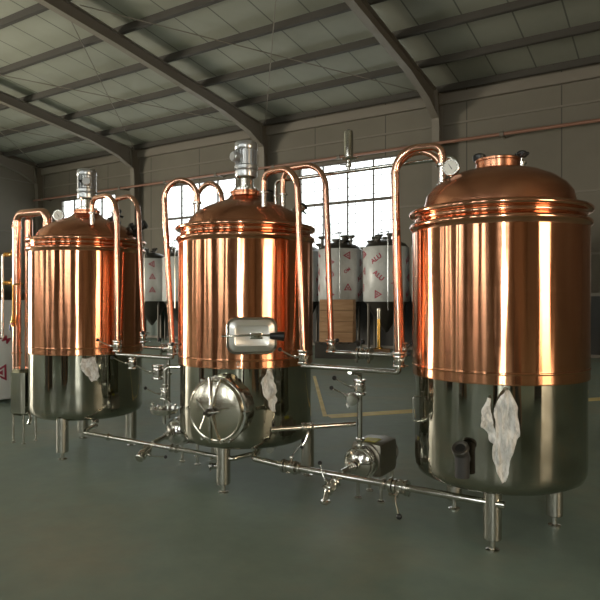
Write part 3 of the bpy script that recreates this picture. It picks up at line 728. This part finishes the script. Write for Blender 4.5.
# left riser group
xr = -4.08
steel_pipe('riser_pipe', [(xr, RY + 0.03, 0.47), (xr, RY + 0.03, 1.06)], 0.01, 0.019, 'upright steel riser above the pump beside the manhole door', [((xr, RY + 0.03, 0.60), (0, 0, 1)), ((xr, RY + 0.03, 0.9), (0, 0, 1))], group='risers above the pumps')
p = at(158, 372, 4.12); valve(p, (0, 0, 1), (-0.8, -0.5, -0.2), 'chrome valve with angled lever and black knob beside the manhole riser, upper one', 1.25)
p = at(150, 381, 4.1)
steel_pipe('sample_pipe', [(-3.78, 4.12, 0.99), (-3.94, 4.0, 0.99), (-3.94, 4.0, 0.80)], 0.05, 0.019, 'bent steel pipe leaving the middle vessel above the manhole', [((-3.94, 4.0, 0.82), (0, 0, 1))])
valve((-3.94, 4.0, 0.745), (0, 0, 1), (-0.7, -0.7, 0), 'chrome valve under the bent pipe left of the manhole door', 0.95)
root = empty('collecting_funnel', (-3.94, 3.99, 0.57)); tag(root, 'shallow steel collecting funnel with cross handles left of the manhole door', 'funnel')
b = MB(); b.lathe([(0.015, -0.03), (0.05, -0.02), (0.115, 0.0), (0.125, 0.02), (0.128, 0.045), (0.120, 0.045), (0.112, 0.02), (0.05, 0.0)], 36); b.build('bowl', M['steel'], root)
b = MB(); b.cyl((0, 0, -0.01), (0, 0, 0.115), 0.014, 14); b.cyl((0, 0, -0.10), (0, 0, -0.02), 0.016, 14); b.build('stem', M['steel'], root)
for a in (0.3, 1.9, 3.6, 5.0):
    b = MB(); b.cyl((0.11 * math.cos(a), 0.11 * math.sin(a), 0.0), (0.11 * math.cos(a), 0.11 * math.sin(a), 0.075), 0.011, 10); b.ball((0.11 * math.cos(a), 0.11 * math.sin(a), 0.08), 0.016, 10); b.build('bolt', M['steel'], root)
# floor level product pipes
PZ = 0.285
steel_pipe('product_pipe', [(-4.98, 4.08, 0.335), (-4.98, 3.92, PZ), (-3.10, 3.92, PZ), (-2.99, 4.15, PZ + 0.02)], 0.05, 0.020, 'long low steel pipe from the farthest vessel to the middle vessel', [((-4.60, 3.92, PZ), (1, 0, 0)), ((-3.78, 3.92, PZ), (1, 0, 0)), ((-3.72, 3.92, PZ), (1, 0, 0))], group='low product pipes')
PZ2 = 0.31
steel_pipe('product_pipe', [(-2.92, 4.1, 0.40), (-2.92, 3.95, PZ2), (-2.6, 3.9, PZ2), (-0.9, 3.88, PZ2)], 0.06, 0.024, 'long low steel pipe from the middle vessel to the nearest vessel', [((-2.43, 3.897, PZ2), (1, 0, 0)), ((-1.72, 3.885, PZ2), (1, 0, 0))], group='low product pipes')
valve((-2.52, 3.90, PZ2), (1, -0.01, 0), (0, 0.5, 1.0), 'valve in the low pipe beneath the middle vessel, beside its rear leg', 1.15)
valve((-1.61, 3.885, PZ2), (1, -0.01, 0), (0, -0.8, -0.7), 'valve with black knob in the low pipe between the pump and the nearest vessel', 1.2)
steel_pipe('suction_pipe', [(-2.06, 4.09, 0.34), (-2.06, 3.88, 0.335)], 0.01, 0.024, 'short steel suction pipe joining the low pipe to the pump by the nearest vessel', [((-2.06, 4.05, 0.34), (0, 1, 0))], group='pump suction pipes')
steel_pipe('drain_pipe', [(-2.075, 3.87, 0.30), (-2.13, 3.80, 0.22), (-2.14, 3.78, 0.12)], 0.03, 0.021, 'stubby open steel drain pipe below the low pipe, in front of the pump', [((-2.138, 3.784, 0.14), (0, 0, 1))], group='drain pipes')
valve((-2.11, 3.825, 0.25), (0.5, 0.6, 0.7), (-0.9, -0.2, 0.1), 'drain valve with black knob in front of the pump by the nearest vessel', 1.0)
steel_pipe('suction_pipe', [(-4.02, 4.15, 0.34), (-4.02, 3.93, 0.30)], 0.01, 0.022, 'short steel suction pipe joining the low pipe to the pump by the manhole', [((-4.02, 4.1, 0.33), (0, 1, 0))], group='pump suction pipes')
steel_pipe('drain_pipe', [(-4.03, 3.90, 0.27), (-4.0, 3.74, 0.20)], 0.01, 0.024, 'stubby open steel drain pipe reaching forward from the low pipe by the manhole', [((-4.002, 3.75, 0.205), (-0.18, 0.9, 0.4))], group='drain pipes')
valve((-4.015, 3.82, 0.235), (-0.18, 0.9, 0.4), (0.9, 0, -0.5), 'drain valve with black knob on the stub left of the manhole', 1.0)
# small bleed valve beside the front leg of the middle vessel
valve(at(214, 466, 4.05), (0.9, 0.3, 0.1), (-0.5, -0.8, 0.1), 'small bleed valve beside the front leg of the middle vessel', 0.7)

# overhead steel pipe with filter
ZP = 2.69
steel_pipe('overhead_pipe', [(-3.10, 4.56, 2.48), (-3.10, 4.56, ZP), (-1.40, 4.5, ZP), (-1.385, 4.47, 2.38)], [0.05, 0.07], 0.017, 'thin overhead steel pipe joining the middle and nearest domes', [((-3.10, 4.56, 2.55), (0, 0, 1)), ((-1.386, 4.475, 2.45), (0, 0, 1))])
root = empty('air_filter', (-2.335, 4.533, ZP)); tag(root, 'upright polished steel filter canister standing on the overhead pipe', 'filter')
b = MB(); b.cyl((0, 0, 0.0), (0, 0, 0.10), 0.014, 14); b.cyl((0, 0, 0.035), (0, 0, 0.07), 0.026, 16, bev=0.004); b.cyl((-0.0, 0, 0.055), (-0.07, -0.02, 0.06), 0.006, 8); b.build('stem', M['steel'], root)
b = MB(); b.lathe([(0.02, 0.095), (0.056, 0.10), (0.060, 0.107), (0.056, 0.114), (0.040, 0.12), (0.040, 0.325), (0.036, 0.338), (0.01, 0.34)], 32); b.cyl((0.05, 0, 0.107), (0.095, 0, 0.107), 0.007, 8); b.build('canister', M['steel'], root)
b = MB(); b.cyl((0, 0, 0.34), (0, 0, 0.352), 0.014, 12); b.build('cap', M['black'], root)

# ------------------------------------------------------------------ condenser beside the farthest vessel
root = empty('vapour_condenser', (-6.22, 4.11, 0)); tag(root, 'steel condenser box on thin legs with copper vapour pipe elbow above', 'condenser')
o = Vector((-6.22, 4.11, 0))
P = [Vector(p) - o for p in ((-5.86, 4.15, 2.33), (-5.86, 4.15, 2.575), (-6.33, 4.09, 2.575), (-6.33, 4.09, 0.76))]
b = MB(); b.tube(fillet(P, 0.09, 10), 0.045, 20); vp_ = b.build('vapour_pipe', M['pipe_cu'], root)
for c, d in (((-5.86, 4.15, 2.44), (0, 0, 1)), ((-6.33, 4.09, 2.42), (0, 0, 1)), ((-6.33, 4.09, 1.00), (0, 0, 1))):
    k = MB(); c = Vector(c) - o; k.lathe([(0.04, -0.012), (0.054, -0.01), (0.054, 0.01), (0.04, 0.012)], 24, Matrix.Translation(c)); k.build('collar', M['rim'], vp_)
b = MB(); b.tube([Vector(p) - o for p in ((-6.215, 4.16, 0.76), (-6.215, 4.16, 2.50))], 0.042, 20); b.ball(Vector((-6.215, 4.16, 2.50)) - o, 0.042, 14); b.build('condensing_tube', M['pipe_cu'], root)
b = MB(); vs = []; s_ = 0.12
for z, k in ((0.31, 0.75), (0.34, 1.0), (0.79, 1.0), (0.83, 0.8)):
    vs += [(x * s_ * k, y * s_ * k, z) for x, y in ((-1, -0.6), (-0.6, -1), (0.6, -1), (1, -0.6), (1, 0.6), (0.6, 1), (-0.6, 1), (-1, 0.6))]
fs = [tuple(range(7, -1, -1)), tuple(24 + k for k in range(8))]
for i in range(3):
    for k in range(8): fs.append((i * 8 + k, i * 8 + (k + 1) % 8, (i + 1) * 8 + (k + 1) % 8, (i + 1) * 8 + k))
b.add(vs, fs); b.build('condenser_box', M['shell'], root, 25)
for lx, ly in ((-0.07, -0.09), (0.09, -0.07), (0.06, 0.10)):
    b = MB(); b.cyl((lx, ly, 0), (lx * 1.0, ly * 1.0, 0.35), 0.012, 12); b.lathe([(0.025, 0), (0.025, 0.006), (0.012, 0.01)], 16, Matrix.Translation((lx, ly, 0))); b.build('leg', M['leg'], root)
b = MB(); b.tube(fillet([(0.10, -0.02, 0.36), (0.19, -0.05, 0.30), (0.22, -0.09, 0.24)], 0.03), 0.018, 12); b.build('drain_spout', M['steel'], root)
# cooling water standpipe with brass valves
x0 = -6.78
steel_pipe('cooling_water_pipe', [at(3, 255, 4.1), at(3, 338, 4.1)], 0.02, 0.014, 'grey upright cooling water pipe at the far edge beside the condenser', smat=M['leg'])
def brass(p0, p1, label, lever):
    root = empty('brass_valve', p0); tag(root, label, 'valve', 'brass cooling water valves'); p0, p1 = Vector(p0), Vector(p1); d = p1 - p0; o = p0
    b = MB(); b.cyl(d * 0, d, 0.014, 12)
    for t_ in (0.12, 0.3, 0.7, 0.88): b.cyl(d * (t_ - 0.045), d * (t_ + 0.045), 0.027, 6)
    b.ball(d * 0.5, 0.03, 12); b.cyl(d * 0.5, d * 0.5 + up * 0.045, 0.009, 8); b.build('valve_body', M['brass'], root)
    b = MB(); b.box(d * 0.5 + up * 0.048 + Vector((0.03, 0, 0)), (0.10, 0.016, 0.006), bev=0.002); b.build('lever', lever, root)
brass(at(4, 254.5, 4.1), at(20, 254.5, 4.1), 'upper brass valve joining the grey pipe to the copper condenser tube', M['brass'])
brass(at(4, 283, 4.1), at(20, 283, 4.1), 'lower brass valve joining the grey pipe to the copper condenser tube', M['brass'])
pa = at(13, 322, 4.0)
root = empty('drain_cock', pa); tag(root, 'small brass drain cock with coloured levers hanging in front of wrapped tank', 'valve')
b = MB(); b.cyl((0, 0, -0.05), (0, 0, 0.06), 0.016, 12); b.ball((0, 0, 0), 0.028, 12); b.cyl((0, 0, 0.06), (0, 0, 0.42), 0.008, 8); b.cyl((0, 0, 0.42), (0.06, 0.08, 0.43), 0.008, 8); b.build('valve_body', M['brass'], root)
b = MB(); b.box((0.03, -0.03, -0.02), (0.06, 0.01, 0.02), bev=0.003); b.build('red_lever', M['redlever'], root)
b = MB(); b.box((-0.01, -0.03, -0.06), (0.02, 0.01, 0.06), bev=0.003); b.build('blue_lever', M['blue'], root)

# ------------------------------------------------------------------ wrapped tanks in the back of the hall
def text_mesh(s, size):
    cu = bpy.data.curves.new('t', 'FONT'); cu.body = s; cu.size = size; cu.align_x = 'CENTER'; cu.offset = 0.006
    o = bpy.data.objects.new('t', cu); COL.objects.link(o)
    bpy.context.view_layer.update()
    me = bpy.data.meshes.new_from_object(o.evaluated_get(bpy.context.evaluated_depsgraph_get()))
    vs = [v.co.copy() for v in me.vertices]; fs = [tuple(p.vertices) for p in me.polygons]
    bpy.data.objects.remove(o); bpy.data.curves.remove(cu); bpy.data.meshes.remove(me)
    return vs, fs
TX = {s: text_mesh(s, 0.2) for s in ('ALU', 'OM', 'A')}
def tri_logo(s):
    vs = []; fs = []
    for k, sc in enumerate((1.0, 0.6)):
        for a in (90, 210, 330): vs.append(Vector((s * sc * math.cos(math.radians(a)), s * sc * math.sin(math.radians(a)), 0)))
    for k in range(3): fs.append((k, (k + 1) % 3, 3 + (k + 1) % 3, 3 + k))
    b0 = len(vs); vs += [Vector((s * 0.3 * math.cos(math.radians(a)), s * 0.3 * math.sin(math.radians(a)), 0)) for a in (90, 210, 330)]; fs.append((b0, b0 + 1, b0 + 2))
    return vs, fs
def marks(R, z0, z1, seed, ang0, ang1):
    rnd = random.Random(seed); b = MB()
    def put(vs, fs, a, z, rot, sc=1.0):
        c, s = math.cos(rot), math.sin(rot); out = []
        for v in vs:
            x, y = (v.x * c - v.y * s) * sc, (v.x * s + v.y * c) * sc
            aa = a + x / R; out.append(((R + 0.008) * math.cos(aa), (R + 0.008) * math.sin(aa), z + y))
        b.add(out, fs)
    step = 0.56 / R; a = ang0; k = 0
    while a < ang1:
        zz = z0 + 0.22 + (k % 2) * 0.2
        while zz < z1 - 0.15:
            c = rnd.random()
            if c < 0.5: put(*tri_logo(0.15), a, zz, rnd.choice((0, 0.5, -0.5)))
            elif c < 0.8: put(*TX['ALU'], a, zz, rnd.choice((0.6, 0.6, -0.7)), 1.0)
            else: put(*TX['OM'], a, zz, rnd.choice((-0.6, 0.6, PI / 2)), 0.7)
            zz += 0.5
        a += step; k += 1
    return b
def wrapped_tank(x, y, R, label, seed, z0=1.55, z1=3.2, standing=True, group='wrapped tanks along the wall'):
    r = empty('wrapped_tank', (x, y, 0)); tag(r, label, 'tank', group)
    b = MB(); b.lathe([(R - 0.02, z0), (R, z0 + 0.02), (R, (z0 + z1) / 2), (R, z1 - 0.02), (R - 0.03, z1)], 40); b.build('wrapped_shell', M['wrap'] if standing else M['whitewrap'], r, 60)
    marks(R, z0, z1, seed, -PI * 1.0, 0.1).build('red_print', M['red'], r, 20)
    b = MB(); b.lathe([(R - 0.03, z1 - 0.01), (R * 0.85, z1 + 0.10), (R * 0.5, z1 + 0.2), (0.12, z1 + 0.25), (0.12, z1 + 0.32), (0.01, z1 + 0.33)], 32); b.build('top_dome', M['dark_metal'], r)
    if standing:
        b = MB(); b.lathe([(0.04, 0.62), (0.07, 0.66), (R * 0.55, 1.1), (R - 0.05, z0), (R - 0.06, z0 + 0.05)], 32); b.build('cone', M['dark_metal'], r)
        for k in range(4):
            a = PI / 4 + k * PI / 2 + seed * 0.3; b = MB(); b.cyl(((R - 0.12) * math.cos(a), (R - 0.12) * math.sin(a), 0), ((R - 0.12) * math.cos(a), (R - 0.12) * math.sin(a), z0 + 0.1), 0.045, 12); b.build('leg', M['dark_metal'], r)
        rnd = random.Random(seed)
        for k in range(8):
            a = rnd.uniform(-PI, 0); d = rnd.uniform(0.2, R * 0.95); h = z1 + rnd.uniform(0.15, 0.40)
            b = MB(); px_, py_ = d * math.cos(a), d * math.sin(a); b.cyl((px_, py_, z1), (px_, py_, h), 0.035, 10); b.cyl((px_, py_, h - 0.05), (px_, py_, h), 0.09, 12); b.cyl((px_ - 0.12, py_, h + 0.02), (px_ + 0.12, py_, h + 0.02), 0.04, 8)
            b.build('fitting', M['dark_metal'], r)
        b = MB(); hh = z1 + rnd.uniform(0.35, 0.62); b.tube(fillet([(0.1 - R * 0.3, -R * 0.5, z1 + 0.1), (0.1 - R * 0.3, -R * 0.5, hh), (R * 0.55, -R * 0.9, hh), (R * 0.55, -R - 0.05, hh - 0.05), (R * 0.55, -R - 0.05, 1.3)], 0.05), 0.018, 8); b.build('vent_pipe', M['steel'], r)
    return r
RT = 0.70; YT = 16.9
spots = [(-18.9, 'white wrapped tank seen between the far pipes, farthest visible in the wall row'), (-17.35, 'white wrapped tank showing just left of the middle vessel, second farthest'),
         (-15.8, 'white wrapped tank half hidden behind the edge of the middle vessel'), (-10.5, 'white wrapped tank peeking out right of the middle vessel rim'),
         (-9.0, 'white wrapped tank directly above the stacked cartons'), (-7.42, 'white wrapped tank with red print left of the tall copper arch'),
         (-5.85, 'white wrapped tank partly behind the tall copper arch'), (-0.85, 'white wrapped tank beyond the right side of the nearest vessel')]
for i, (x, l) in enumerate(spots): wrapped_tank(x, YT, RT, l, 11 + i)
wrapped_tank(-9.36, 5.68, 0.62, 'white wrapped tank standing low on the floor beyond the condenser', 3, 0.06, 1.6, False, None)

# cartons on a pallet, crates and dark goods by the wall
root = empty('carton_stack_pallet', (0, 0, 0)); COL.objects.unlink(root); bpy.data.objects.remove(root)
def depth_pt(px, Zc):
    Xc = (px - 300) / FPX * Zc
    return (AX * Xc - AY * Zc, AY * Xc + AX * Zc)
cxp, cyp = depth_pt(338, 16.8)
r = empty('pallet', (cxp, cyp, 0), 0.35); tag(r, 'dark wooden pallet trolley carrying two brown cartons', 'pallet')
b = MB()
for k in range(5): b.box((-0.5 + 0.25 * k, 0, 0.42), (0.18, 0.95, 0.04))
b.build('deck', M['dark_metal'], r)
for k in (-0.4, 0, 0.4):
    b = MB(); b.box((0, k, 0.2), (1.15, 0.1, 0.40)); b.build('bearer', M['dark_metal'], r)
for k, (h, l) in enumerate(((0.56, 'brown cardboard carton, lower of the two on the dark pallet'), (0.60, 'brown cardboard carton, upper of the two on the dark pallet'))):
    r = empty('carton', (cxp, cyp, 0.445 + k * 0.57), 0.35 + 0.02 * k); tag(r, l, 'box', 'cartons by the wall')
    b = MB(); b.box((0, 0, h / 2), (0.92, 0.8, h), bev=0.006); b.build('body', M['carton'], r)
    b = MB(); b.box((0, -0.402, h / 2), (0.92, 0.003, 0.03)); b.build('tape', M['wood'], r)
def crate(px, Z, wx, wy, h, label, m_, z=0.0, rz=0.0):
    x, y = at(px, 300, Z).x, Z
    r = empty('crate', (x, y, z), rz); tag(r, label, 'crate', 'crates along the wall')
    b = MB(); b.box((0, 0, h / 2), (wx - 0.04, wy - 0.04, h - 0.02)); b.build('panel', m_, r)
    b = MB()
    for sx_ in (-1, 1):
        for sy_ in (-1, 1): b.box((sx_ * (wx / 2 - 0.03), sy_ * (wy / 2 - 0.03), h / 2), (0.08, 0.08, h))
    for zz in (0.05, h - 0.05):
        for sy_ in (-1, 1): b.box((0, sy_ * (wy / 2 - 0.02), zz), (wx, 0.05, 0.09))
        for sx_ in (-1, 1): b.box((sx_ * (wx / 2 - 0.02), 0, zz), (0.05, wy, 0.09))
    b.build('batten', M['beam'], r)
darkw = mat('dark_tarred_board', (0.035, 0.033, 0.03), 0.7)
darkg = mat('dark_green_machine_paint', (0.03, 0.06, 0.045), 0.5)
crate(150, 18.7, 2.2, 0.9, 1.55, 'dark green crate at the wall seen between the far copper pipes', darkg)
crate(186, 18.7, 1.5, 0.9, 1.3, 'low dark crate just left of the middle vessel against the wall', darkw)
crate(322, 18.7, 1.5, 0.9, 1.7, 'dark board crate behind the brown cartons at the wall', darkw)
crate(362, 18.7, 1.4, 0.9, 1.9, 'dark board crate behind the wrapped tank left of the tall copper arch', darkw)
crate(403, 18.7, 1.5, 0.9, 1.8, 'dark board crate behind the tall copper arch at the wall', darkw)
crate(606, 18.7, 2.4, 0.9, 1.8, 'dark board crate under the wrapped tank beyond the nearest vessel', darkw)
def added_crate(x, y, wx, wy, h, rz, label):  # unseen crates, added only so the steel has dark shapes to mirror
    r = empty('crate', (x, y, 0), rz); tag(r, label, 'crate', 'crates added for the steel to mirror')
    b = MB(); b.box((0, 0, h / 2), (wx - 0.04, wy - 0.04, h - 0.02)); b.build('panel', darkw, r)
    for sx_ in (-1, 1):
        for sy_ in (-1, 1): b = MB(); b.box((sx_ * (wx / 2 - 0.03), sy_ * (wy / 2 - 0.03), h / 2), (0.09, 0.09, h)); b.build('batten', M['wood'], r)
added_crate(1.9, 0.4, 0.6, 0.6, 1.1, 0.8, 'dark crate added for the steel base of the nearest vessel to mirror')
added_crate(0.3, -1.6, 0.5, 0.4, 1.4, 0.1, 'tall dark crate added behind the camera for the vessels to mirror')
added_crate(3.2, -2.6, 0.9, 0.6, 1.2, 0.4, 'wide dark crate added beyond the tall crate for the vessels to mirror')
added_crate(-4.6, -1.8, 0.9, 0.6, 1.0, 0.5, 'dark crate added for the steel base of the farthest vessel to mirror')
added_crate(-7.6, -0.6, 1.1, 0.7, 1.3, 0.2, 'large dark crate added to be mirrored low in the left edges of the vessels')
added_crate(5.2, 0.9, 1.2, 0.7, 1.3, 0.9, 'large dark crate added to be mirrored low in the right edge of the nearest vessel')
xx, yy = at(379, 300, 15.85).x, 15.85; b = MB(); b.box((0, 0, 0.10), (0.62, 0.3, 0.20), bev=0.01); o = b.build('timber_block', M['wood'], None, 30, (xx, yy, 0)); o.rotation_euler = (0, 0, 0.5); tag(o, 'short brown timber block lying on the floor under the tank row', 'timber')
xx, yy = at(379, 300, 15.85).x, 15.85; r = empty('brass_stand', (xx, yy, 0.2)); tag(r, 'thin brass coloured upright post standing on the timber block', 'post')
b = MB(); b.cyl((0, 0, 0), (0, 0, 0.85), 0.05, 12); b.lathe([(0.11, 0), (0.11, 0.03), (0.05, 0.05)], 16); b.build('post', M['brass'], r)
b = MB(); b.lathe([(0.05, 0.85), (0.06, 0.86), (0.06, 1.15), (0.02, 1.17)], 16); b.build('grey_sleeve', M['leg'], r)
bpy.context.view_layer.update()
